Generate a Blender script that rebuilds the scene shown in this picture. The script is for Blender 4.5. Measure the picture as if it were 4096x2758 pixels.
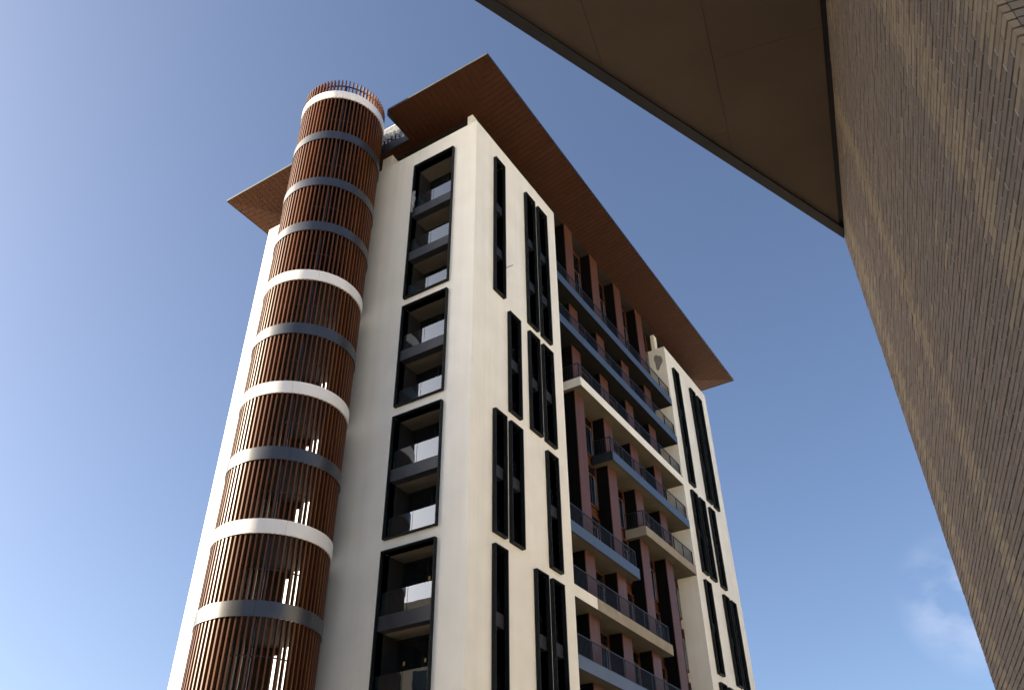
import bpy, bmesh, math, random
from mathutils import Matrix, Vector
random.seed(7)
for o in list(bpy.data.objects): bpy.data.objects.remove(o)
S = bpy.context.scene
COL = S.collection
rad = math.radians

# ------------------------------------------------------------------ camera
CAM = Vector((17.67, -25.0, 1.6))
YAW, PITCH, ROLL = rad(31.8576), rad(36.4438), rad(-0.7231)
fw = Vector((-math.sin(YAW)*math.cos(PITCH), math.cos(YAW)*math.cos(PITCH), math.sin(PITCH)))
rt = Vector((math.cos(YAW), math.sin(YAW), 0)); up = rt.cross(fw)
r2 = rt*math.cos(ROLL) + up*math.sin(ROLL); u2 = -rt*math.sin(ROLL) + up*math.cos(ROLL)
cd = bpy.data.cameras.new('camera'); cam = bpy.data.objects.new('camera', cd); COL.objects.link(cam)
cam.matrix_world = Matrix(((r2.x, u2.x, -fw.x, CAM.x), (r2.y, u2.y, -fw.y, CAM.y), (r2.z, u2.z, -fw.z, CAM.z), (0, 0, 0, 1)))
cd.sensor_width = 36; cd.lens = 36*3372.18/4096; cd.clip_start = .05; cd.clip_end = 5000
S.camera = cam
FPX = 3372.18/4
def project(p):
    v = Vector(p)-CAM; d = v.dot(fw)
    if d <= 0.01: return None
    return 512+FPX*v.dot(r2)/d, 344.5-FPX*v.dot(u2)/d, d

# ------------------------------------------------------------------ sky and sun
SUN_AZ = rad(-122.5)      # azimuth from +y, positive towards +x
SUN_EL = rad(24.0)
W = bpy.data.worlds.new('World'); S.world = W; W.use_nodes = True
nt = W.node_tree; N = nt.nodes; LK = nt.links; N.clear()
sky = N.new('ShaderNodeTexSky'); sky.sky_type = 'NISHITA'; sky.sun_disc = False
sky.sun_elevation = SUN_EL; sky.sun_rotation = SUN_AZ
sky.air_density = 0.72; sky.dust_density = 2.6; sky.ozone_density = 2.7; sky.altitude = 20
tc = N.new('ShaderNodeTexCoord')
mp = N.new('ShaderNodeMapping'); mp.inputs['Scale'].default_value = (1.0, 1.0, 1.6)
mp.inputs['Location'].default_value = (0.3, 0.15, 0.0)
LK.new(tc.outputs['Generated'], mp.inputs['Vector'])
nz = N.new('ShaderNodeTexNoise'); nz.inputs['Scale'].default_value = 11.0; nz.inputs['Detail'].default_value = 7; nz.inputs['Roughness'].default_value = .55
LK.new(mp.outputs['Vector'], nz.inputs['Vector'])
cr = N.new('ShaderNodeValToRGB'); cr.color_ramp.elements[0].position = .38; cr.color_ramp.elements[0].color = (0, 0, 0, 1)
cr.color_ramp.elements[1].position = .78; cr.color_ramp.elements[1].color = (.26, .26, .26, 1)
LK.new(nz.outputs['Fac'], cr.inputs['Fac'])
sep = N.new('ShaderNodeSeparateXYZ'); LK.new(tc.outputs['Generated'], sep.inputs['Vector'])
CLOUD = (fw*3372.18 + r2*(3890-2048) - u2*(2400-1379)).normalized()
dt = N.new('ShaderNodeVectorMath'); dt.operation = 'DOT_PRODUCT'; dt.inputs[1].default_value = CLOUD; LK.new(tc.outputs['Generated'], dt.inputs[0])
lo = N.new('ShaderNodeMapRange'); lo.inputs['From Min'].default_value = .9968; lo.inputs['From Max'].default_value = 1.0; lo.interpolation_type = 'SMOOTHSTEP'
lo.inputs['To Min'].default_value = 0; lo.inputs['To Max'].default_value = 1; LK.new(dt.outputs['Value'], lo.inputs['Value'])
ml = N.new('ShaderNodeMath'); ml.operation = 'MULTIPLY'; LK.new(cr.outputs['Color'], ml.inputs[0]); LK.new(lo.outputs['Result'], ml.inputs[1])
mxc = N.new('ShaderNodeMix'); mxc.data_type = 'RGBA'; mxc.inputs['B'].default_value = (8.0, 7.6, 7.6, 1)
hs = N.new('ShaderNodeHueSaturation'); hs.inputs['Saturation'].default_value = .96; LK.new(sky.outputs['Color'], hs.inputs['Color'])
LK.new(ml.outputs[0], mxc.inputs['Factor']); LK.new(hs.outputs['Color'], mxc.inputs['A'])
bg = N.new('ShaderNodeBackground'); bg.inputs['Strength'].default_value = .0615
LK.new(mxc.outputs['Result'], bg.inputs['Color'])
wo = N.new('ShaderNodeOutputWorld'); LK.new(bg.outputs['Background'], wo.inputs['Surface'])
sd = Vector((math.sin(SUN_AZ)*math.cos(SUN_EL), math.cos(SUN_AZ)*math.cos(SUN_EL), math.sin(SUN_EL)))
sl = bpy.data.lights.new('sun', 'SUN'); sl.energy = 5.0; sl.angle = rad(.53); sl.color = (1.0, .85, .63)
so = bpy.data.objects.new('sun', sl); COL.objects.link(so)
so.rotation_euler = (-sd).to_track_quat('-Z', 'Y').to_euler()
S.view_settings.view_transform = 'Standard'; S.view_settings.look = 'None'
S.view_settings.exposure = 1.97; S.view_settings.gamma = 1; S.view_settings.use_curve_mapping = False
S.render.engine = 'CYCLES'
S.cycles.max_bounces = 8; S.cycles.diffuse_bounces = 5; S.cycles.glossy_bounces = 4

# ------------------------------------------------------------------ materials
def mat(name, c1, c2=None, scale=3.0, rough=.6, metal=0., bump=0., bscale=60., stretch=(1, 1, 1), spec=.5, detail=5, coat=0., lo=.35, hi=.65, rvar=0., streak=0.):
    m = bpy.data.materials.new(name); m.use_nodes = True
    n = m.node_tree.nodes; l = m.node_tree.links; p = n['Principled BSDF']
    p.inputs['Roughness'].default_value = rough; p.inputs['Metallic'].default_value = metal
    p.inputs['Specular IOR Level'].default_value = spec; p.inputs['Coat Weight'].default_value = coat
    g = n.new('ShaderNodeNewGeometry'); mpn = n.new('ShaderNodeMapping'); mpn.inputs['Scale'].default_value = stretch
    l.new(g.outputs['Position'], mpn.inputs['Vector'])
    if c2 is None: c2 = c1
    t = n.new('ShaderNodeTexNoise'); t.inputs['Scale'].default_value = scale; t.inputs['Detail'].default_value = detail
    l.new(mpn.outputs['Vector'], t.inputs['Vector'])
    r = n.new('ShaderNodeValToRGB'); r.color_ramp.elements[0].position = lo; r.color_ramp.elements[1].position = hi
    r.color_ramp.elements[0].color = (*c1, 1); r.color_ramp.elements[1].color = (*c2, 1)
    l.new(t.outputs['Fac'], r.inputs['Fac']); l.new(r.outputs['Color'], p.inputs['Base Color'])
    if streak:
        ms = n.new('ShaderNodeMapping'); ms.inputs['Scale'].default_value = (2.2, 2.2, .09); l.new(g.outputs['Position'], ms.inputs['Vector'])
        t3 = n.new('ShaderNodeTexNoise'); t3.inputs['Scale'].default_value = 1.0; t3.inputs['Detail'].default_value = 7; l.new(ms.outputs['Vector'], t3.inputs['Vector'])
        mr3 = n.new('ShaderNodeMapRange'); mr3.inputs['From Min'].default_value = .35; mr3.inputs['From Max'].default_value = .7
        mr3.inputs['To Min'].default_value = 1.0; mr3.inputs['To Max'].default_value = 1-streak; l.new(t3.outputs['Fac'], mr3.inputs['Value'])
        mm3 = n.new('ShaderNodeMix'); mm3.data_type = 'RGBA'; mm3.blend_type = 'MULTIPLY'; mm3.inputs['Factor'].default_value = 1
        l.new(r.outputs['Color'], mm3.inputs['A']); l.new(mr3.outputs['Result'], mm3.inputs['B']); l.new(mm3.outputs['Result'], p.inputs['Base Color'])
    if rvar:
        mr = n.new('ShaderNodeMapRange'); mr.inputs['To Min'].default_value = rough-rvar; mr.inputs['To Max'].default_value = rough+rvar
        l.new(t.outputs['Fac'], mr.inputs['Value']); l.new(mr.outputs['Result'], p.inputs['Roughness'])
    if bump:
        t2 = n.new('ShaderNodeTexNoise'); t2.inputs['Scale'].default_value = bscale; t2.inputs['Detail'].default_value = 3
        l.new(mpn.outputs['Vector'], t2.inputs['Vector'])
        b = n.new('ShaderNodeBump'); b.inputs['Strength'].default_value = bump; b.inputs['Distance'].default_value = .01
        l.new(t2.outputs['Fac'], b.inputs['Height']); l.new(b.outputs['Normal'], p.inputs['Normal'])
    return m
def glass(name, tint, ior=1.9, trans=.35, rough=.01):
    m = bpy.data.materials.new(name); m.use_nodes = True
    n = m.node_tree.nodes; l = m.node_tree.links; n.clear()
    out = n.new('ShaderNodeOutputMaterial'); fr = n.new('ShaderNodeFresnel'); fr.inputs['IOR'].default_value = ior
    gl = n.new('ShaderNodeBsdfGlossy'); gl.inputs['Roughness'].default_value = rough; gl.inputs['Color'].default_value = (.9, .95, 1, 1)
    tr = n.new('ShaderNodeBsdfTransparent'); tr.inputs['Color'].default_value = (*[trans*c for c in (.85, 1, .98)], 1)
    df = n.new('ShaderNodeBsdfDiffuse'); df.inputs['Color'].default_value = (*tint, 1)
    a = n.new('ShaderNodeMixShader'); a.inputs['Fac'].default_value = .25 if trans > 0 else 1.0
    l.new(tr.outputs[0], a.inputs[1]); l.new(df.outputs[0], a.inputs[2])
    b = n.new('ShaderNodeMixShader'); l.new(fr.outputs[0], b.inputs['Fac']); l.new(a.outputs[0], b.inputs[1]); l.new(gl.outputs[0], b.inputs[2])
    # faint waviness of float glass
    g = n.new('ShaderNodeNewGeometry'); t = n.new('ShaderNodeTexNoise'); t.inputs['Scale'].default_value = 1.3
    l.new(g.outputs['Position'], t.inputs['Vector']); bp = n.new('ShaderNodeBump'); bp.inputs['Strength'].default_value = .02; bp.inputs['Distance'].default_value = .05
    l.new(t.outputs['Fac'], bp.inputs['Height']); l.new(bp.outputs['Normal'], gl.inputs['Normal'])
    l.new(b.outputs[0], out.inputs['Surface'])
    return m
def emis(name, c, s):
    m = bpy.data.materials.new(name); m.use_nodes = True; p = m.node_tree.nodes['Principled BSDF']
    p.inputs['Base Color'].default_value = (.8, .8, .8, 1)
    p.inputs['Emission Color'].default_value = (*c, 1); p.inputs['Emission Strength'].default_value = s
    return m
M = {}
M['stucco'] = mat('cream_stucco', (.81, .79, .70), (.865, .845, .76), scale=.55, rough=.9, bump=.25, bscale=45, spec=.2, detail=8, streak=.06)
M['render'] = mat('bare_render', (.26, .228, .175), (.31, .275, .215), scale=1.6, rough=.95, bump=.3, bscale=40, spec=.2, detail=8)
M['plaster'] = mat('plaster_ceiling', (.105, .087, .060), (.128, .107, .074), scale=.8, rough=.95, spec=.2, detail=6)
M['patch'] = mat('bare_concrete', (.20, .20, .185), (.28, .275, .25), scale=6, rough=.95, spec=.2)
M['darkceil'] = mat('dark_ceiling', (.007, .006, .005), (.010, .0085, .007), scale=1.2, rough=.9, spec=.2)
M['frame'] = mat('black_metal', (.006, .008, .0085), (.010, .0125, .013), scale=2.5, rough=.55, spec=.18, rvar=.06)
M['spandrel'] = mat('charcoal_panel', (.022, .024, .029), (.032, .034, .041), scale=1.5, rough=.5)
M['spandrelb'] = mat('dark_slot_panel', (.012, .0135, .016), (.017, .019, .023), scale=1.5, rough=.55, spec=.3)
M['bluepanel'] = mat('blue_grey_panel', (.032, .053, .086), (.040, .063, .098), scale=1.0, rough=.38, spec=.6, rvar=.06)
M['greypanel'] = mat('grey_panel', (.062, .072, .094), (.072, .083, .107), scale=1.0, rough=.4, spec=.6)
M['rail'] = mat('railing_metal', (.008, .009, .011), (.014, .015, .017), scale=4, rough=.45)
M['terra'] = mat('russet_cladding', (.084, .032, .016), (.108, .042, .022), scale=1.3, rough=.46, bump=.05, bscale=25, stretch=(3, 3, .35), spec=.28, detail=7)
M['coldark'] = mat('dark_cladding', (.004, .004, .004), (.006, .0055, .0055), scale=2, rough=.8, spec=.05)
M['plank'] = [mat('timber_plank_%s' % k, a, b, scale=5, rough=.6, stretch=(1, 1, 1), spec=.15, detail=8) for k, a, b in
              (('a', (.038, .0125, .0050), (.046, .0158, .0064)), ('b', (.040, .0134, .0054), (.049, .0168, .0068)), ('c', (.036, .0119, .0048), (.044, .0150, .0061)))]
M['roofdark'] = mat('roof_backing', (.02, .012, .009), (.03, .018, .012), rough=.8)
M['zinc'] = mat('zinc_edge', (.030, .034, .040), (.045, .05, .056), scale=1.5, rough=.6, spec=.2, metal=.0, rvar=.08)
M['anth'] = mat('anthracite_edge', (.014, .018, .024), (.02, .025, .032), rough=.45, spec=.4)
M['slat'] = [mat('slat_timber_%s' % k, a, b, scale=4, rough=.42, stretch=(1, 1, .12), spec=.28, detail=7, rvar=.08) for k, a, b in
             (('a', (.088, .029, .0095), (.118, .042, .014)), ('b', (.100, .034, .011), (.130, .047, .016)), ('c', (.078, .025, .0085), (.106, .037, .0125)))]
M['bandw'] = mat('white_band', (.78, .77, .75), (.82, .81, .79), scale=1.2, rough=.38, spec=.5, rvar=.06)
M['bandd'] = mat('charcoal_band', (.022, .025, .034), (.03, .034, .044), scale=1.2, rough=.36, metal=.0, spec=.8, rvar=.07)
M['corebrown'] = mat('core_panel', (.045, .024, .010), (.068, .037, .015), scale=1.3, rough=.7, detail=8)
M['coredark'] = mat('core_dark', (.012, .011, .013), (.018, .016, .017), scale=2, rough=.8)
M['steel'] = mat('dark_steel', (.05, .055, .065), (.07, .075, .085), rough=.4, metal=.5)
M['wood'] = mat('brown_window_frame', (.085, .030, .013), (.115, .042, .019), scale=6, rough=.45, stretch=(3, 3, .4))
M['alu'] = mat('aluminium', (.45, .50, .56), (.55, .6, .66), rough=.3, metal=.8)
M['glass'] = glass('window_glass', (.008, .009, .011), 1.55, 0.0)
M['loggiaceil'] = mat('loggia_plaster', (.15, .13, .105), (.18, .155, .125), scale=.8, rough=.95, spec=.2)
M['glassc'] = glass('slot_glass', (.02, .025, .028), 1.45, .8)
M['glassb'] = glass('balustrade_glass', (.05, .07, .07), 2.3, .75)
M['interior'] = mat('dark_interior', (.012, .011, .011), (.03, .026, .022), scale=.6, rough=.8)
M['sticker'] = mat('paper_sticker', (.62, .36, .10), (.70, .44, .15), scale=20, rough=.8)
M['film'] = mat('plastic_film', (.16, .17, .175), (.34, .35, .35), scale=7, rough=.28, bump=.6, bscale=20, spec=.6)
M['mortar'] = mat('shaded_raked_mortar', (.018, .014, .012), (.026, .021, .018), scale=20, rough=.95, spec=.1)  # shadow in the deep bed joints is put into this dark colour
M['perp'] = mat('light_mortar', (.44, .41, .37), (.54, .50, .46), scale=30, rough=.95, spec=.1)
BR = [((.240, .186, .142), (.285, .225, .175)), ((.222, .177, .139), (.265, .214, .170)), ((.252, .203, .158), (.292, .238, .188)),
      ((.228, .189, .154), (.268, .225, .186)), ((.330, .260, .176), (.385, .308, .212)), ((.305, .238, .163), (.36, .286, .198))]
M['brick'] = [mat('brick_%s' % 'abcdef'[i], a, b, scale=9, rough=.9, bump=.5, bscale=110, spec=.15, detail=6) for i, (a, b) in enumerate(BR)]
M['cansoff'] = mat('canopy_panel', (.125, .087, .056), (.145, .102, .067), scale=.8, rough=.85, bump=.1, bscale=70, spec=.2, detail=8)
M['canedge'] = mat('canopy_edge', (.022, .018, .016), (.032, .026, .023), scale=2, rough=.6)
M['paving'] = mat('stone_paving', (.53, .475, .385), (.61, .55, .45), scale=.4, rough=.9, detail=8)
M['nb'] = mat('neighbour_render', (.58, .53, .44), (.64, .59, .50), scale=.5, rough=.9)
M['nbd'] = mat('block_render', (.28, .26, .225), (.33, .305, .265), scale=.5, rough=.9)
M['lamp'] = emis('lamp_glow', (1.0, .95, .80), 1.0)
M['glasst'] = glass('terrace_glass', (.35, .45, .55), 1.8, .9)
M['whitebar'] = mat('pale_metal', (.62, .58, .52), (.7, .66, .6), rough=.4)

# ------------------------------------------------------------------ helpers
class MB:
    def __init__(s): s.v = []; s.f = []; s.mi = []
    def quad(s, a, b, c, d, mi=0):
        i = len(s.v); s.v += [a, b, c, d]; s.f.append((i, i+1, i+2, i+3)); s.mi.append(mi)
    def box(s, x0, x1, y0, y1, z0, z1, mi=0):
        i = len(s.v)
        s.v += [(x0, y0, z0), (x1, y0, z0), (x1, y1, z0), (x0, y1, z0), (x0, y0, z1), (x1, y0, z1), (x1, y1, z1), (x0, y1, z1)]
        for f in ((3, 2, 1, 0), (4, 5, 6, 7), (0, 1, 5, 4), (1, 2, 6, 5), (2, 3, 7, 6), (3, 0, 4, 7)):
            s.f.append(tuple(i+k for k in f)); s.mi.append(mi)
    def prism(s, poly, zb, zt, mi=0):
        # poly: ccw 2D; zb, zt: functions (x, y) -> z
        i = len(s.v); n = len(poly)
        s.v += [(x, y, zb(x, y)) for x, y in poly] + [(x, y, zt(x, y)) for x, y in poly]
        s.f.append(tuple(i+k for k in reversed(range(n)))); s.mi.append(mi)
        s.f.append(tuple(i+n+k for k in range(n))); s.mi.append(mi)
        for k in range(n):
            k2 = (k+1) % n; s.f.append((i+k, i+k2, i+n+k2, i+n+k)); s.mi.append(mi)
    def mesh(s, name, mats):
        me = bpy.data.meshes.new(name); me.from_pydata(s.v, [], s.f)
        for m in (mats if isinstance(mats, (list, tuple)) else [mats]): me.materials.append(m)
        me.polygons.foreach_set('material_index', s.mi); me.update(); return me
def link(name, me, parent=None, loc=None, rotz=None):
    o = bpy.data.objects.new(name, me); COL.objects.link(o)
    if parent is not None:
        o.parent = parent
        if parent.type == 'EMPTY' and parent.parent is None: o.matrix_parent_inverse = Matrix.Translation(-parent.location)
    if loc is not None: o.location = loc
    if rotz is not None: o.rotation_euler = (0, 0, rotz)
    return o
def part(name, mb, m, parent): return link(name, mb.mesh(name, m), parent)
def empty(name, loc, label, cat, group=None):
    o = bpy.data.objects.new(name, None); COL.objects.link(o); o.location = loc; o['label'] = label; o['category'] = cat
    if group: o['group'] = group
    return o
def smooth(o, ang=40):
    for p in o.data.polygons: p.use_smooth = True
    return o
def bevel(o, w=.01, seg=1):
    b = o.modifiers.new('bevel', 'BEVEL'); b.width = w; b.segments = seg; b.limit_method = 'ANGLE'; return o
class FA:   # facade A: u = x, outward = -y
    @staticmethod
    def box(mb, u0, u1, w0, w1, z0, z1, mi=0): mb.box(u0, u1, -w1, -w0, z0, z1, mi)
    @staticmethod
    def pt(u, w, z): return (u, -w, z)
    flip = False
class FB:   # facade B: u = y, outward = +x
    @staticmethod
    def box(mb, u0, u1, w0, w1, z0, z1, mi=0): mb.box(w0, w1, u0, u1, z0, z1, mi)
    @staticmethod
    def pt(u, w, z): return (w, u, z)
def wall_with_holes(F, u0, u1, z0, z1, holes, thick=.35):
    mb = MB()
    us = sorted({u0, u1} | {h[0] for h in holes} | {h[1] for h in holes}); zs = sorted({z0, z1} | {h[2] for h in holes} | {h[3] for h in holes})
    def hole(u, z): return any(h[0] < u < h[1] and h[2] < z < h[3] for h in holes)
    q = mb.quad; P = F.pt
    solid = [[not hole((us[i]+us[i+1])/2, (zs[j]+zs[j+1])/2) for j in range(len(zs)-1)] for i in range(len(us)-1)]
    for i in range(len(us)-1):
        for j in range(len(zs)-1):
            if not solid[i][j]: continue
            a, b, c, d = us[i], us[i+1], zs[j], zs[j+1]
            q(P(a, 0, c), P(b, 0, c), P(b, 0, d), P(a, 0, d)); q(P(a, -thick, c), P(a, -thick, d), P(b, -thick, d), P(b, -thick, c))
            for di, dj, e0, e1 in ((-1, 0, (a, c), (a, d)), (1, 0, (b, d), (b, c)), (0, -1, (b, c), (a, c)), (0, 1, (a, d), (b, d))):
                ii, jj = i+di, j+dj
                if 0 <= ii < len(us)-1 and 0 <= jj < len(zs)-1 and solid[ii][jj]: continue
                q(P(e0[0], 0, e0[1]), P(e1[0], 0, e1[1]), P(e1[0], -thick, e1[1]), P(e0[0], -thick, e0[1]))
    bm = bmesh.new(); me = mb.mesh('wall', M['stucco']); bm.from_mesh(me)
    bmesh.ops.remove_doubles(bm, verts=bm.verts, dist=1e-4); bmesh.ops.recalc_face_normals(bm, faces=bm.faces); bm.to_mesh(me); bm.free()
    return me
def clip(poly, a, b, c):
    # keep a*x+b*y<=c
    out = []
    for i in range(len(poly)):
        p, q = poly[i], poly[(i+1) % len(poly)]
        dp, dq = a*p[0]+b*p[1]-c, a*q[0]+b*q[1]-c
        if dp <= 0: out.append(p)
        if dp*dq < 0:
            t = dp/(dp-dq); out.append((p[0]+t*(q[0]-p[0]), p[1]+t*(q[1]-p[1])))
    return out
def clip_poly(poly, conv):
    # conv ccw convex
    for i in range(len(conv)):
        p, q = conv[i], conv[(i+1) % len(conv)]
        ex, ey = q[0]-p[0], q[1]-p[1]
        poly = clip(poly, ey, -ex, ey*p[0]-ex*p[1])
        if len(poly) < 3: return []
    return poly
def area(p): return .5*sum(p[i][0]*p[(i+1) % len(p)][1]-p[(i+1) % len(p)][0]*p[i][1] for i in range(len(p)))

# ------------------------------------------------------------------ ground
g = MB(); g.quad((-900, -900, 0), (900, -900, 0), (900, 900, 0), (-900, 900, 0))
go = part('ground', g, M['paving'], None); go['kind'] = 'structure'

# ------------------------------------------------------------------ apartment tower
FL = lambda k: 12.65+3.2*k
TOP = 39.85
T = empty('apartment_tower', (0, 0, 0), 'tall cream apartment tower with black framed windows, russet columns and wide timber eaves', 'building')
XA, YB = -16.1, 33.85
R1, R2 = 8.6, 25.5     # recess in facade B
REC = -1.4
# openings
a_rows = [(FL(5)+.04, 38.5), (FL(3)+.02, FL(5)-.47), (FL(1)-.02, FL(3)-.5), (FL(-1)-.02, FL(1)-.52), (FL(-3)+.0, FL(-1)-.5)]
AU = (-4.21, -1.45)
b_rows = [(FL(5)+.04, 38.44), (FL(3)+.02, FL(5)-.49), (FL(1)+.0, FL(3)-.5), (FL(-1)+.0, FL(1)-.5), (FL(-3)+.0, FL(-1)-.5)]
s = [(1.72, 2.68), (3.03, 4.06), (4.95, 5.97), (6.33, 7.37)]
q_ = [(26.55, 27.56), (27.99, 28.97), (29.87, 30.85), (31.25, 32.19)]
patt1 = [(0, 2, 3), (1, 2, 3), (0, 1, 3), (0, 2, 3), (1, 2, 3)]
patt2 = [(0, 2, 3), (0, 1, 2), (0, 2, 3), (0, 1, 3), (0, 2, 3)]
b1 = [(*s[i], *b_rows[r]) for r in range(5) for i in patt1[r]]
b2 = [(*q_[i], *b_rows[r]) for r in range(5) for i in patt2[r]]
ins = lambda h, e=.05: (h[0]+e, h[1]-e, h[2]+e, h[3]-e)
wa = link('wall', wall_with_holes(FA, XA, 0, 0, TOP, [ins((*AU, *r)) for r in a_rows]), T)
wb1 = link('wall', wall_with_holes(FB, .35, R1, 0, TOP, [ins(h) for h in b1]), T)
link('wall', wall_with_holes(FB, R2, YB, 0, TOP, [ins(h) for h in b2]), T)
m = MB(); m.box(REC-.3, -.352, R1-.35, R1-.002, 0, TOP-.004); part('wall', m, M['stucco'], T)
m = MB(); m.box(REC-.3, -.352, R2+.002, R2+.35, 0, TOP-.004); part('wall', m, M['stucco'], T)
m = MB(); m.box(XA, -.352, YB-.35, YB-.002, 0, TOP-.004); part('wall', m, M['stucco'], T)
m = MB(); m.box(XA+.002, XA+.35, .352, YB-.352, 0, TOP-.004); part('wall', m, M['stucco'], T)
m = MB(); m.box(XA+.352, REC-.32, .9, YB-.9, TOP-1.1, TOP-.9); part('roof_deck', m, M['darkceil'], T)
# solid dark core behind the openings (stops light leaking through the hollow shell)
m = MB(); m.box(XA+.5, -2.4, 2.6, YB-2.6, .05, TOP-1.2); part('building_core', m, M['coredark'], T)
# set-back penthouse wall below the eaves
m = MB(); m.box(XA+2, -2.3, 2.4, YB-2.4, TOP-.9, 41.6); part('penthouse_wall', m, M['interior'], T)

def frame(F, h, proj, depth, tk=.05):
    u0, u1, z0, z1 = h; mb = MB(); b = F.box
    b(mb, u0, u0+tk, -depth, proj, z0, z1); b(mb, u1-tk, u1, -depth, proj, z0, z1)
    b(mb, u0+tk, u1-tk, -depth, proj, z0, z0+tk); b(mb, u0+tk, u1-tk, -depth, proj, z1-tk, z1)
    return mb
PROJ = .17
# loggias of facade A
rng = random.Random(3)
for ri, r in enumerate(a_rows):
    h = (*AU, *r); fo = part('window_frame', frame(FA, h, PROJ, .40), M['frame'], T); bevel(fo, .008)
    floors = [FL(k) for k in range(-4, 9) if r[0]-.3 < FL(k) < r[1]-1]
    if ri == 0: floors = [FL(5), FL(6), FL(7)]
    u0, u1 = AU[0]+.05, AU[1]-.05
    for i, zf in enumerate(floors):
        ztop = floors[i+1]-.55 if i+1 < len(floors) else r[1]-.05
        zb = zf if i else r[0]+.05
        if i:
            sm = MB(); FA.box(sm, u0+.002, u1-.002, -.36, .02, zf-.55, zf+.03); part('spandrel', sm, M['spandrel'], fo)
        # lining of the loggia behind the metal surround
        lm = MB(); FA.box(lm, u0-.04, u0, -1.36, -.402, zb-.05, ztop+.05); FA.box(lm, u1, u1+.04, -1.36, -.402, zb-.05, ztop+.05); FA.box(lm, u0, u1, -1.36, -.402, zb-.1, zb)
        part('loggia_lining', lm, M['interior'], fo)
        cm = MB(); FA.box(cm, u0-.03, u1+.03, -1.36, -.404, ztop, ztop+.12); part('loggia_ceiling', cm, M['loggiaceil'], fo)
        dm = MB()
        for a, bb in ((u0, u0+.07), ((u0+u1)/2-.05, (u0+u1)/2+.05), (u1-.07, u1)): FA.box(dm, a, bb, -1.36, -1.29, zb, ztop)
        FA.box(dm, u0+.07, u1-.07, -1.36, -1.30, ztop-.09, ztop-.002); part('door_frame', dm, M['frame'], fo)
        pm = MB(); FA.box(pm, u0, u1, -1.40, -1.345, zb, ztop); part('glass_door', pm, M['glass'], fo)
        um = (u0+u1)/2-.02
        for a, bb in ((u0+.01, um-.012), (um+.012, u1-.01)):
            gm = MB(); FA.box(gm, a, bb, -.10, -.085, zb+.03, zf+1.0); part('balustrade_pane', gm, M['glassb'], fo)
        for uu in (u0+.32, um+.05):
            if rng.random() < .75:
                km = MB(); zz = zf+1.55+rng.uniform(-.1, .1); FA.box(km, uu, uu+.10, -1.288, -1.283, zz, zz+.15); part('sticker', km, M['sticker'], fo)
# narrow framed windows of facade B
for h in b1+b2:
    fo = part('window_frame', frame(FB, h, PROJ+.02, .45), M['frame'], T); bevel(fo, .008)
    u0, u1 = h[0]+.05, h[1]-.05
    for k in range(-4, 9):
        if h[2]+1 < FL(k) < h[3]-1:
            sm = MB(); FB.box(sm, u0+.002, u1-.002, -.38, -.02, FL(k)-.5, FL(k)+.05); part('spandrel', sm, M['spandrelb'], fo)
    pm = MB(); FB.box(pm, u0-.02, u1+.02, -.52, -.44, h[2]+.03, h[3]-.03); part('pane', pm, M['glass'], fo)
    for k in range(-4, 9):
        if h[2]-.3 < FL(k) < h[3]-2:
            gm = MB(); FB.box(gm, u0+.01, u1-.01, -.20, -.188, FL(k)+.07, FL(k)+1.0); part('balustrade_pane', gm, M['glassc'], fo)

# recess of facade B: glazing, columns, balconies
cols = [(11.07, 12.12), (14.66, 15.74), (18.27, 19.36), (21.88, 22.95)]
bays = [(R1, 11.07), (12.12, 14.66), (15.74, 18.27), (19.36, 21.88), (22.95, R2)]
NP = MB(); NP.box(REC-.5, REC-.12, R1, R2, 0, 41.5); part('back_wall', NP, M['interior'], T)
for k in range(-4, 8):
    z0 = FL(k)+.02; z1 = FL(k+1)-.56 if k < 7 else 41.30
    if k == -4: z0 = .05
    for bi, (y0, y1) in enumerate(bays):
        w = MB(); x0, x1 = REC-.06, REC+.06
        ym = y0+(y1-y0)*(.42 if bi else .5); e = .002
        for a, b in ((y0+e, y0+.09), (ym-.05, ym+.05), (y1-.09, y1-e)): w.box(x0, x1, a, b, z0, z1)
        tz = [z0, z1-.09, z0+(z1-z0)*.72] + ([z0+(z1-z0)*.42] if k == 7 else [])
        for zz in tz:
            for a, b in ((y0+.09, ym-.05), (ym+.05, y1-.09)): w.box(x0+.01, x1-.01, a, b, zz, zz+.085)
        wo_ = part('window', w, M['wood'], T)
        for a, b in ((y0+.09, ym-.05), (ym+.05, y1-.09)):
            p = MB(); p.box(REC-.03, REC-.01, a, b, z0+.05, z1-.05); part('pane', p, M['glass'], wo_)
        # bright metal edges of the sliding leaf near the column
        p = MB(); p.box(REC+.062, REC+.10, y1-.42, y1-.37, z0+.1, z0+(z1-z0)*.72); p.box(REC+.062, REC+.085, y1-.20, y1-.165, z0+.1, z0+(z1-z0)*.70)
        part('sliding_rail', p, M['alu'], wo_)
    if k >= -3:
        sp = MB(); sp.box(REC-.11, REC-.065, R1+.003, R2-.003, FL(k)-.56, FL(k)+.02); part('floor_edge', sp, M['wood'], T)
def zsoff(x, y):
    d = max(x, -y, XA-x, y-YB); return 41.44+.2*max(d, -.6)
for (y0, y1) in cols:
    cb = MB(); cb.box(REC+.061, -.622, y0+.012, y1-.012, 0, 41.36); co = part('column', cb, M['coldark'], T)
    for k in range(-4, 8):
        z0 = FL(k) if k > -4 else 0.; z1 = FL(k+1) if k < 7 else 41.33
        if k == 7:
            segs = [(z0, 38.2), (38.2, 41.33)]
        else: segs = [(z0, z1)]
        for a, b in segs:
            pb = MB(); pb.box(-.618, -.575, y0, y1, a+.004, b-.004); part('cladding_panel', pb, M['terra'], co)

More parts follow.
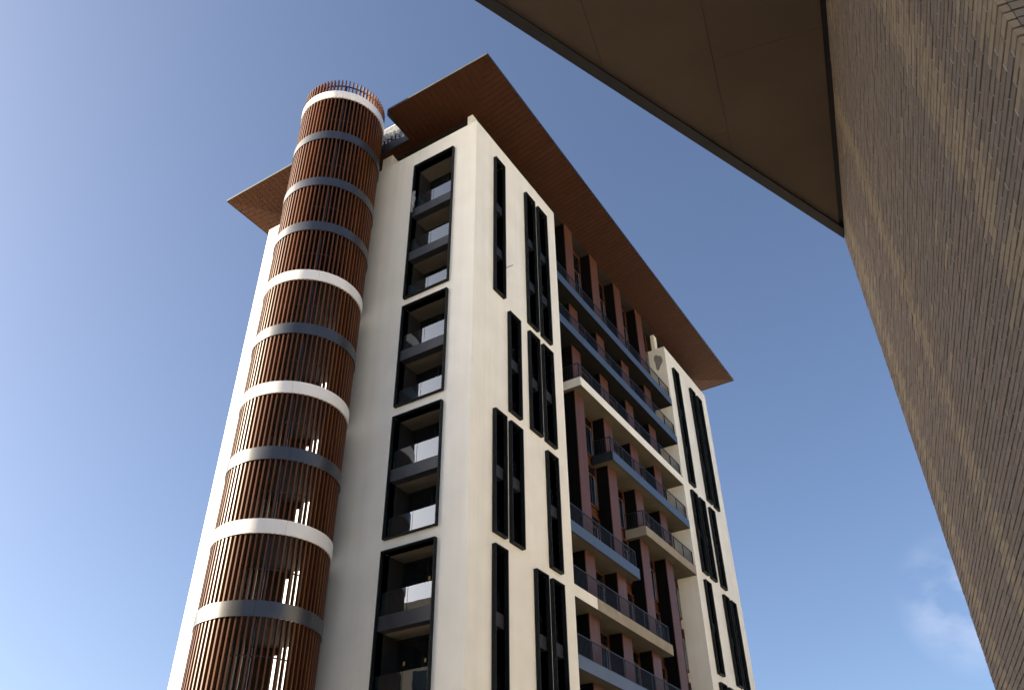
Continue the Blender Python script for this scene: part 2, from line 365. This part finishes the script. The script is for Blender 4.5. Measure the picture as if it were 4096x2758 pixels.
def railing(y0, y1, z, left=False, right=False):
    mb = MB(); x = -.13; h = 1.0
    mb.box(x-.025, x+.025, y0, y1, z+h-.04, z+h); mb.box(x-.012, x+.012, y0, y1, z+.07, z+.10)
    n = max(1, round((y1-y0)/1.65)); st = (y1-y0)/n
    for i in range(n+1):
        yy = min(max(y0+i*st, y0+.02), y1-.02); mb.box(x-.03, x+.03, yy-.02, yy+.02, z, z+h-.041)
    nb = int((y1-y0)/.118)
    for i in range(1, nb):
        yy = y0+(y1-y0)*i/nb; mb.box(x-.008, x+.008, yy-.008, yy+.008, z+.101, z+h-.041)
    for flag, yy in ((left, y0+.02), (right, y1-.02)):
        if flag:
            mb.box(REC+.08, x-.026, yy-.02, yy+.02, z+h-.039, z+h-.001); mb.box(REC+.08, x-.026, yy-.01, yy+.01, z+.07, z+.10)
            for i in range(1, 10):
                xx = REC+.08+(x-REC-.1)*i/10; mb.box(xx-.008, xx+.008, yy-.008, yy+.008, z+.101, z+h-.04)
    return mb
def balcony(k, y0, y1, kind, soff, split=None):
    z = FL(k); th = .56
    mb = MB(); mb.box(REC+.062, -.022, y0+.004, y1-.004, z-th+.02, z-.01); so_ = part('balcony_slab', mb, M['render'], T)
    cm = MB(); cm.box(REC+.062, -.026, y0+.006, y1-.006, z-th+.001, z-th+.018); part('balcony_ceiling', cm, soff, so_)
    free_l, free_r = y0 > R1+.1, y1 < R2-.1
    if kind in ('bluepanel', 'greypanel'):
        n = max(1, round((y1-y0)/2.9)); st = (y1-y0)/n
        for i in range(n):
            f = MB(); f.box(-.02, .002, y0+i*st+.006, y0+(i+1)*st-.006, z-th, z+.02); part('fascia_panel', f, M[kind], so_)
        for fl, a, b in ((free_l, y0-.016, y0+.003), (free_r, y1-.003, y1+.016)):
            if fl:
                f = MB(); f.box(REC+.07, -.021, a, b, z-th, z+.02); part('fascia_panel', f, M['anth'] if fl is free_l and free_l else M[kind], so_)
        e = MB(); e.box(-.024, .006, y0, y1, z-th-.018, z-th-.002); part('drip_edge', e, M['frame'], so_)
    else:
        pieces = [(y0, y1, kind)] if split is None else [(y0, split, 'stucco'), (split+.001, y1, kind)]
        for a, b, mm in pieces:
            f = MB(); f.box(-.02, .002, a, b, z-th, z); part('fascia_render', f, M[mm], so_)
        for fl, a, b in ((free_l, y0-.018, y0+.003), (free_r, y1-.003, y1+.018)):
            if fl: f = MB(); f.box(REC+.07, -.0205, a, b, z-th, z); part('fascia_render', f, M[kind], so_)
        e = MB(); e.box(-.06, .022, y0, y1, z+.001, z+.022); part('drip_edge', e, M['frame'], so_)
    part('railing', railing(y0+.03, y1-.03 if not free_r else y1-.1, z+.03, free_l, free_r), M['rail'], so_)
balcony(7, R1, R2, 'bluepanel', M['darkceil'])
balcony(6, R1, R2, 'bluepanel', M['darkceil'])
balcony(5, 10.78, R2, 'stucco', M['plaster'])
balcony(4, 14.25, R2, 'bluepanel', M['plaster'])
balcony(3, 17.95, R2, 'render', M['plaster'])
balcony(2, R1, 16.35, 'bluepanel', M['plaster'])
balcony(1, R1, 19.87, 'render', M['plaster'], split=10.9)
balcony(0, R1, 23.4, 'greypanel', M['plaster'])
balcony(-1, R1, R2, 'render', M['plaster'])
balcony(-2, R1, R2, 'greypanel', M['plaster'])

# small columns carrying the eaves above the parapet
for (x0, x1, y0, y1) in ((-1.0, -.66, .5, .9), (-1.02, -.74, 25.56, 26.1), (-7.2, -6.46, .38, .95), (-1.0, -.66, 32.9, 33.3)):
    m = MB(); m.box(x0, x1, y0, y1, TOP-1, 41.40); part('eaves_column', m, M['stucco'], T)

rp = random.Random(21)
for (x, y0, y1) in ((-.12, 1.2, 2.0), (-.12, 3.0, 3.5), (-.12, 5.3, 6.6), (-.12, 27.4, 28.0), (-.12, 30.2, 31.0)):
    n_ = 5; m = MB()
    for i in range(n_):
        a = y0+(y1-y0)*i/n_; m.box(x-.1*rp.random(), x+.10, a, a+(y1-y0)/n_*.98, TOP-.01, TOP+.03+.07*rp.random())
    part('render_lump', m, M['render'], T)
m = MB(); pts = []
for i in range(18):
    a = math.tau*i/18; k_ = 1+.22*math.sin(3*a+1)+.12*rp.random(); pts.append((-.62+.30*k_*math.cos(a), 38.65+.62*k_*math.sin(a)))
v0 = len(m.v); m.v += [(x, R2-.004, z) for x, z in pts]+[(x, R2+.01, z) for x, z in pts]; nn_ = len(pts)
m.f += [tuple(range(nn_)), tuple(reversed(range(nn_, 2*nn_)))]+[(i, (i+1) % nn_, nn_+(i+1) % nn_, nn_+i) for i in range(nn_)]; m.mi += [0]*len(m.f)
part('bare_patch', m, M['patch'], T)
# roof with sloping timber soffit
OX, OYA, OYB, OXL = 2.05, -2.07, 36.0, -18.25
roof = MB()
zt = lambda x, y: 41.97
inn = [(-.6, .6), (XA+.6, .6), (XA+.6, YB-.6), (-.6, YB-.6)]
NX0, NX1 = -11.4, -4.9
A_l = [(OXL, OYA), (NX0, OYA), (NX0, .6), (XA+.6, .6)]
A_m = [(NX0, .03), (NX1, .03), (NX1, .6), (NX0, .6)]
A_r = [(NX1, OYA), (OX, OYA), (-.6, .6), (NX1, .6)]
B_p = [(OX, OYA), (OX, OYB), (-.6, YB-.6), (-.6, .6)]
R_p = [(OX, OYB), (OXL, OYB), (XA+.6, YB-.6), (-.6, YB-.6)]
L_p = [(OXL, OYB), (OXL, OYA), (XA+.6, .6), (XA+.6, YB-.6)]
bk = lambda x, y: zsoff(x, y)+.035
for pl in (A_l, A_m, A_r, B_p, R_p, L_p): roof.prism(pl, bk, zt)
roof.prism([(XA+.6, .6), (-.6, .6), (-.6, YB-.6), (XA+.6, YB-.6)], lambda x, y: 41.32, lambda x, y: 41.97)
RO = part('roof', roof, M['roofdark'], T)
e = MB(); e.box(OX, OX+.03, OYA-.03, OYB+.03, 41.85, 41.99); part('fascia', e, M['anth'], RO)
e = MB(); e.box(OXL-.03, OXL, OYA-.03, OYB+.03, 41.85, 41.99); part('fascia', e, M['anth'], RO)
e = MB(); e.box(OXL, OX, OYB, OYB+.03, 41.85, 41.99); part('fascia', e, M['anth'], RO)
for a, b in ((OXL, NX0), (NX1, OX)):
    e = MB(); e.box(a, b, OYA-.03, OYA, 41.86, 41.99); part('fascia', e, M['zinc'], RO)
for xx in (NX1-.03, NX0): 
    e = MB(); e.box(xx, xx+.03, OYA, .0, 41.45, 42.03); part('fascia', e, M['anth'], RO)
e = MB(); e.box(NX0, NX1-.03, -.03, .03, 41.40, 42.62); part('fascia', e, M['anth'], RO)
e = MB(); e.box(NX0+.05, NX1-.15, -.034, -.031, 42.12, 42.5); part('reflecting_strip', e, M['glass'], RO)
# planks
npl = 0; sparepl = MB()
def planks(conv, along_y, u0, u1, v0, v1, joints):
    """rows of width .35 stepping along u, running along v"""
    global npl
    W_ = .352; i = 0; u = u0
    while u < u1:
        js = joints[i % len(joints)]; edges = [v0]+[j for j in js if v0 < j < v1]+[v1]
        for a, b in zip(edges, edges[1:]):
            g_ = .010
            rect = [(a+g_, u+g_), (b-g_, u+g_), (b-g_, u+W_-g_), (a+g_, u+W_-g_)] if along_y else [(u+g_, a+g_), (u+W_-g_, a+g_), (u+W_-g_, b-g_), (u+g_, b-g_)]
            pl = clip_poly(rect, conv)
            if len(pl) < 3 or abs(area(pl)) < .01: continue
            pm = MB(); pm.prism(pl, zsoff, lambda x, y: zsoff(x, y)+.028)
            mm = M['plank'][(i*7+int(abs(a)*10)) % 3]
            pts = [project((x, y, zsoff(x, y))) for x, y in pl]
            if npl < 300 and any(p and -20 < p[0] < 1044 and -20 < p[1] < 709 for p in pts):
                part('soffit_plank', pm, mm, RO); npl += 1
            else:
                o = len(sparepl.v); sparepl.v += pm.v; sparepl.f += [tuple(o+k for k in f) for f in pm.f]; sparepl.mi += [0]*len(pm.f)
        u += W_; i += 1
planks(B_p, True, OYA, OYB, -.6, OX, [(1.28,), (.18,), (-.1, 1.75), (.75,)])
planks(A_r, False, NX1, OX, OYA, .6, [(-1.28,), (-.18,), (-.75,)])
planks(A_l, False, OXL, NX0, OYA, .6, [(-1.28,), (-.18,), (-.75,)])
planks(L_p, True, OYA, OYB, OXL, XA+.6, [(XA-1.28,), (XA-.18,)])
planks(R_p, False, OXL, OX, YB-.6, OYB, [(YB+1.28,), (YB+.18,)])
planks(A_m, False, NX0, NX1, .03, .6, [()])
sp_ = part('soffit_planks_beyond', sparepl, M['plank'][0], RO); sp_['kind'] = 'stuff'
# terrace balustrade in the notch of the roof
m = MB(); m.box(NX0, NX1, .045, .095, 43.68, 43.74); tr = part('terrace_railing', m, M['whitebar'], RO)
m = MB()
for i in range(60):
    xx = NX0+.1*i+.05; m.box(xx-.008, xx+.008, .06, .08, 42.62, 43.68)
part('railing_bars', m, M['whitebar'], RO)
m = MB(); m.box(NX0, NX1, .10, .11, 42.62, 43.64); part('terrace_glass', m, M['glasst'], RO)
# short pin left in the wall beside a window
m = MB(); m.box(0, .40, 2.98, 3.0, 31.05, 31.075); part('wall_pin', m, M['rail'], T)

# ------------------------------------------------------------------ cylindrical stair tower
CX, CY, RR = -8.117, -2.38, 2.435
ST = empty('stair_tower', (CX, CY, 0), 'round stair tower of vertical russet slats with white and charcoal bands', 'stair tower')
rings = [(42.45, 'w'), (38.92, 'd'), (35.20, 'd'), (31.97, 'd'), (28.72, 'w'), (25.49, 'd'), (22.27, 'w'), (19.03, 'd'), (15.81, 'w'), (12.58, 'd'), (9.38, 'd'), (6.18, 'w'), (2.98, 'd')]
def arc_band(r0, r1, z0, z1, a0, a1, n):
    mb = MB()
    def p(r, a, z): return (r*math.cos(a), r*math.sin(a), z)
    for i in range(n):
        a = a0+(a1-a0)*i/n; b = a0+(a1-a0)*(i+1)/n
        mb.quad(p(r1, a, z0), p(r1, b, z0), p(r1, b, z1), p(r1, a, z1)); mb.quad(p(r0, b, z0), p(r0, a, z0), p(r0, a, z1), p(r0, b, z1))
        mb.quad(p(r1, b, z0), p(r1, a, z0), p(r0, a, z0), p(r0, b, z0)); mb.quad(p(r1, a, z1), p(r1, b, z1), p(r0, b, z1), p(r0, a, z1))
    if abs(a1-a0) < 6.28:
        mb.quad(p(r0, a0, z0), p(r1, a0, z0), p(r1, a0, z1), p(r0, a0, z1)); mb.quad(p(r1, a1, z0), p(r0, a1, z0), p(r0, a1, z1), p(r1, a1, z1))
    return mb
def merge(me):
    bm = bmesh.new(); bm.from_mesh(me); bmesh.ops.remove_doubles(bm, verts=bm.verts, dist=1e-4); bmesh.ops.recalc_face_normals(bm, faces=bm.faces)
    bm.to_mesh(me); bm.free()
    for p in me.polygons: p.use_smooth = True
    if hasattr(me, 'set_sharp_from_angle'): me.set_sharp_from_angle(angle=rad(30))
    return me
seg = math.tau/6
bandmesh = {}
for c_ in 'wd':
    bandmesh[c_] = merge(arc_band(2.36, RR, -.59, 0, .0015, seg-.0015, 24).mesh('ring_band', M['band'+c_]))
innerband = merge(arc_band(2.05, 2.19, -.45, -.1, 0, math.tau, 72).mesh('landing_edge', M['coredark']))
offs = [0, .25, .1, .4, .0, .2, .05, .3, .12, .33, .0, .1, .2]
def at(o, z, a=0.): o.matrix_parent_inverse = Matrix.Identity(4); o.location = (0, 0, z); o.rotation_euler = (0, 0, a); return o
for i, (z, c_) in enumerate(rings):
    ring = at(link('ring_core', innerband, ST), z)
    for j in range(6):
        b = link('ring_band', bandmesh[c_], ring); b.rotation_euler = (0, 0, rad(-48+8*(i % 3))+j*seg)
    fm = arc_band(.02, 2.05, z-.42, z-.2, 0, math.tau, 48); at(link('landing', merge(fm.mesh('landing', M['coredark'])), ST), 0)
    if i < len(rings):
        zlow = rings[i+1][0] if i+1 < len(rings) else 0
        hr = arc_band(2.12, 2.165, zlow+1.27, zlow+1.315, 0, math.tau, 64); at(link('handrail', merge(hr.mesh('handrail', M['steel'])), ST), 0)
        sc = arc_band(1.98, 2.03, zlow-.2, zlow+2.98, rad(150), rad(284), 30); at(link('screen_wall', merge(sc.mesh('screen_wall', M['coredark'])), ST), 0)
        # wall of the stair lobby against the facade, with its lit doorway
        bw = arc_band(2.05, 2.10, zlow-.2, zlow+2.98, rad(38), rad(149.5), 30); at(link('lobby_wall', merge(bw.mesh('lobby_wall', M['corebrown'])), ST), 0)
        if 3 < i:
            for (a0, a1, h0, h1) in ((113.5, 118, 1.15, 2.47), (96.5, 107.5, .15, 2.78)):
                la = arc_band(2.02, 2.04, zlow+h0, zlow+h1, rad(a0), rad(a1), 4); at(link('doorway_light', merge(la.mesh('doorway_light', M['lamp'])), ST), 0)
            dj = arc_band(1.97, 2.045, zlow, zlow+2.9, rad(107.6), rad(109.6), 1); at(link('door_frame', merge(dj.mesh('door_frame', M['steel'])), ST), 0)
pm = MB(); pm.box(2.06, 2.14, -.04, .04, 0, 43.3); pme = pm.mesh('post', M['steel'])
for a in range(0, 360, 45): at(link('post', pme, ST), 0, rad(a-45.5))
tr_ = arc_band(2.12, 2.17, 43.22, 43.29, 0, math.tau, 72); at(link('top_rail', merge(tr_.mesh('top_rail', M['steel'])), ST), 0)
NS = 68; slm = []
for k in range(3):
    mb = MB(); mb.box(2.225, 2.395, -.032, .032, 0, 43.5); slm.append(mb.mesh('slat', M['slat'][k]))
for i in range(NS):
    at(link('slat', slm[(i*5+i//3) % 3], ST), random.uniform(-.012, .012), rad(-68+i*360/NS))

# ------------------------------------------------------------------ brick building with canopy
WA = rad(-11.8); wdir = Vector((math.sin(WA), math.cos(WA), 0)); wn = Vector((wdir.y, -wdir.x, 0))   # wn points into the wall
NC = Vector((18.600, -21.182, 0)); LEN = 8.0; CH = .075; BL = .3105
ZC = 11.32
BB = empty('brick_building', (NC.x, NC.y, 0), 'brown brick wall with tan vertical stripes under a flat dark canopy, right of picture', 'building')
WM = Matrix(((wdir.x, wn.x, 0, NC.x), (wdir.y, wn.y, 0, NC.y), (0, 0, 1, 0), (0, 0, 0, 1)))   # (t, depth, z)
wp = lambda t, d, z: tuple(WM @ Vector((t, d, z)))
FE = WM @ Vector((LEN, 0, 0)); FD = rad(-158.13); fdir = Vector((math.sin(FD), math.cos(FD), 0))
f2 = FE - fdir*22
m = MB(); poly = [(v.x, v.y) for v in (WM @ Vector((.02, .030, 0)), WM @ Vector((.02, 9, 0)), f2 + wn*2, WM @ Vector((LEN-.02, .030, 0)))]
if area(poly) < 0: poly.reverse()
m.prism(poly, lambda x, y: 0, lambda x, y: ZC+.3); WALL = part('wall', m, M['mortar'], BB)
rb = random.Random(11); stripes = [(0, .38), (1.13, 1.76), (4.70, 5.10), (7.15, 7.50)]
NCOR = int((ZC)/CH)
def brick_mi(t):
    ins_ = any(a-.05 < t < b+.05 for a, b in stripes)
    if rb.random() < (.93 if ins_ else .012): return 4 if rb.random() < .6 else 5
    return rb.choice((0, 0, 1, 1, 2, 3))
cand = []
HB = .0615
def add_bricks(face):
    n = int(LEN/BL)+2
    for c_ in range(NCOR):
        z0 = c_*CH+.006
        off = .144-BL + (BL/2 if c_ % 2 else 0)
        L_ = LEN if face == 1 else 5.0
        t = off-BL
        while t < L_:
            a, b = max(t+.004, 0.0), min(t+BL-.004, L_)
            t += BL
            if b-a < .03: continue
            tc_ = (a+b)/2; mi = brick_mi(tc_) if face == 1 else rb.choice((0, 1, 1, 2, 3, 3))
            cand.append((face, a, b, z0+rb.uniform(-.0015, .0015), mi, rb.uniform(-.0025, .0025)))
add_bricks(1); add_bricks(2)
def brick_pts(face, a, b, z, d):
    if face == 1: return [(a, d, z), (b, d, z), (b, .05, z), (a, .05, z), (a, d, z+HB), (b, d, z+HB), (b, .05, z+HB), (a, .05, z+HB)]
    return [(d, max(a, .052), z), (.05, max(a, .052), z), (.05, b, z), (d, b, z), (d, max(a, .052), z+HB), (.05, max(a, .052), z+HB), (.05, b, z+HB), (d, b, z+HB)]
scored = []
for i, (f, a, b, z, mi, d) in enumerate(cand):
    p = wp((a+b)/2, d, z) if f == 1 else wp(d, (a+b)/2, z)
    pr = project(p)
    sc = 0
    if pr and 0 < pr[0] < 1024 and 0 < pr[1] < 689: 
        e1 = project(wp(a, 0, z) if f == 1 else wp(0, a, z)); e2 = project(wp((a+b)/2, 0, z+HB) if f == 1 else wp(0, (a+b)/2, z+HB))
        sc = math.hypot(e2[0]-pr[0], e2[1]-pr[1])*math.hypot(e1[0]-pr[0], e1[1]-pr[1])
    scored.append((sc, i))
best = {i for sc, i in sorted(scored, reverse=True)[:300] if sc > 0}
rest = MB(); bmesh_cache = {}
FQ = ((3, 2, 1, 0), (4, 5, 6, 7), (0, 1, 5, 4), (1, 2, 6, 5), (2, 3, 7, 6), (3, 0, 4, 7))
for i, (f, a, b, z, mi, d) in enumerate(cand):
    pts = brick_pts(f, a, b, z, d)
    if i in best:
        key = (f, round(b-a, 3) if f == 1 else (round(b-max(a, .052), 3), ), mi)
        if key not in bmesh_cache:
            k = MB(); o_ = pts[0]; k.v = [(p[0]-o_[0], p[1]-o_[1], p[2]-o_[2]) for p in pts]; k.f = list(FQ); k.mi = [0]*6
            me = k.mesh('brick', M['brick'][mi])
            bm = bmesh.new(); bm.from_mesh(me); bmesh.ops.recalc_face_normals(bm, faces=bm.faces); bmesh.ops.bevel(bm, geom=bm.edges[:], offset=.003, segments=1, affect='EDGES'); bm.to_mesh(me); bm.free()
            bmesh_cache[key] = me
        o = bpy.data.objects.new('brick', bmesh_cache[key]); COL.objects.link(o); o.parent = WALL
        o.matrix_local = WM @ Matrix.Translation(pts[0])
    else:
        o_ = len(rest.v); rest.v += [wp(*p) for p in pts]; rest.f += [tuple(o_+k for k in q) for q in FQ]; rest.mi += [mi]*6
me = rest.mesh('bricks_beyond', M['brick']); bm = bmesh.new(); bm.from_mesh(me); bmesh.ops.recalc_face_normals(bm, faces=bm.faces); bm.to_mesh(me); bm.free()
ro = link('bricks_beyond', me, WALL); ro['kind'] = 'stuff'
# pale mortar smeared in the upright joints
jm = MB()
for (f, a, b, z, mi, d) in cand:
    if f == 1 and b < LEN-.05 and rb.random() < .96:
        jt = .005; z0, z1 = z-.004, z+HB+.003; dd = rb.uniform(.001, .006)
        o_ = len(jm.v); jm.v += [wp(*p) for p in ((b-.001, dd, z0), (b+.009, dd, z0), (b+.009, .03, z0), (b-.001, .03, z0), (b-.001, dd, z1), (b+.009, dd, z1), (b+.009, .03, z1), (b-.001, .03, z1))]
        jm.f += [tuple(o_+k for k in q) for q in FQ]; jm.mi += [0]*6
me = jm.mesh('upright_joints', M['perp']); bm = bmesh.new(); bm.from_mesh(me); bmesh.ops.recalc_face_normals(bm, faces=bm.faces); bm.to_mesh(me); bm.free()
jo = link('upright_joints', me, WALL); jo['kind'] = 'stuff'
# canopy
inner_n = Vector((-fdir.y, fdir.x, 0))
if inner_n.dot(CAM-FE) < 0: inner_n = -inner_n
fa = FE; fb = FE+fdir*17
cpoly = [v for v in (FE, fb, fb+wn*14, WM @ Vector((-4.5, 9, 0)), WM @ Vector((2, 9, 0)))]
cp2 = [(v.x, v.y) for v in cpoly]
if area(cp2) < 0: cp2.reverse()
m = MB(); m.prism(cp2, lambda x, y: ZC+.03, lambda x, y: ZC+.62); CAN = part('canopy', m, M['canedge'], BB)
# edge strip
es = [FE+inner_n*0, fb, fb+inner_n*.145, FE+inner_n*.145+fdir*.2]
ep = [(v.x, v.y) for v in es]
if area(ep) < 0: ep.reverse()
m = MB(); m.prism(ep, lambda x, y: ZC-.035, lambda x, y: ZC+.029); part('edge_trim', m, M['canedge'], CAN)
# soffit panels parallel to the wall
def halfclip(poly, p, n):   # keep n.(x-p) >= 0
    return clip(poly, -n.x, -n.y, -(n.x*p.x+n.y*p.y))
ang = 0
for i in range(0, 9):
    d0 = -.06-1.405*i; d1 = d0-1.405+.005
    for j in range(6):
        t0 = LEN-4.2*(j+1)+.002+1.3*(i % 2); t1 = t0+4.2-.004
        quad = [(v.x, v.y) for v in (WM @ Vector((t0, d0, 0)), WM @ Vector((t1, d0, 0)), WM @ Vector((t1, d1, 0)), WM @ Vector((t0, d1, 0)))]
        if area(quad) < 0: quad.reverse()
        pl = halfclip(quad, FE+inner_n*.148, inner_n)
        if len(pl) >= 3: pl = clip_poly(pl, cp2)
        if len(pl) < 3 or area(pl) < .01: continue
        m = MB(); m.prism(pl, lambda x, y: ZC, lambda x, y: ZC+.029); part('soffit_panel', m, M['cansoff'], CAN)

# ------------------------------------------------------------------ torn protective film on the top window frame
m = MB(); rf = random.Random(5); nu, nv = 7, 16
grid = []
for j in range(nv+1):
    v = j/nv; z = 34.62+1.72*v
    wdt = .10+.16*math.sin(math.pi*min(1, v*1.05))**.7*(1 if v > .25 else .75)
    row = []
    for i in range(nu+1):
        u = i/nu
        row.append((AU[0]+.055+.02*math.sin(9*v+2*u)+.035*math.sin(23*v+5*u)*u+.18*u*(1 if v > .5 else .55), -.19-.03*math.sin(7*u+11*v)-.03*rf.random()+.25*u*wdt*2, z+.06*math.sin(4*u+v*3)+.03*rf.random()))
    grid.append(row)
for j in range(nv):
    for i in range(nu):
        if rf.random() < .04: continue
        m.quad(grid[j][i], grid[j][i+1], grid[j+1][i+1], grid[j+1][i])
fm_ = bpy.data.meshes.new('plastic_film'); me = m.mesh('plastic_film', M['film']); bm = bmesh.new(); bm.from_mesh(me); bmesh.ops.remove_doubles(bm, verts=bm.verts, dist=1e-4); bm.to_mesh(me); bm.free()
fo = link('plastic_film', me); so2 = fo.modifiers.new('thick', 'SOLIDIFY'); so2.thickness = .004; smooth(fo)
fo['label'] = 'torn grey plastic film hanging from the topmost wide black window frame'; fo['category'] = 'plastic film'

# ------------------------------------------------------------------ neighbouring block across the street (out of the frame, shades the brick wall)
NB = empty('neighbouring_block', (-16, -43, 0), 'grey rendered block across the street, out of the frame on the left', 'building')
m = MB(); m.box(-30, -2, -60, -27, 0, 25.3); part('wall', m, M['nbd'], NB)
for k in range(7):
    for i in range(11):
        x = -29+i*2.5; wm = MB(); wm.box(x, x+1.4, -27.0, -26.96, 2+k*3.2, 3.8+k*3.2); part('window', wm, M['glass'], NB)

# added block, unseen behind the brick building, bounces warm sunlight onto facade B
OB = empty('bounce_block', (40, 12, 0), 'tan block added out of view behind the brick building to bounce sunlight', 'building')
m = MB(); m.box(34, 50, -4, 40, 0, 30); part('wall', m, M['nb'], OB)
for k in range(8):
    for i in range(17):
        y = -3+i*2.5; wm = MB(); wm.box(33.96, 34.0, y, y+1.2, 2+k*3.4, 3.7+k*3.4); part('window', wm, M['glass'], OB)
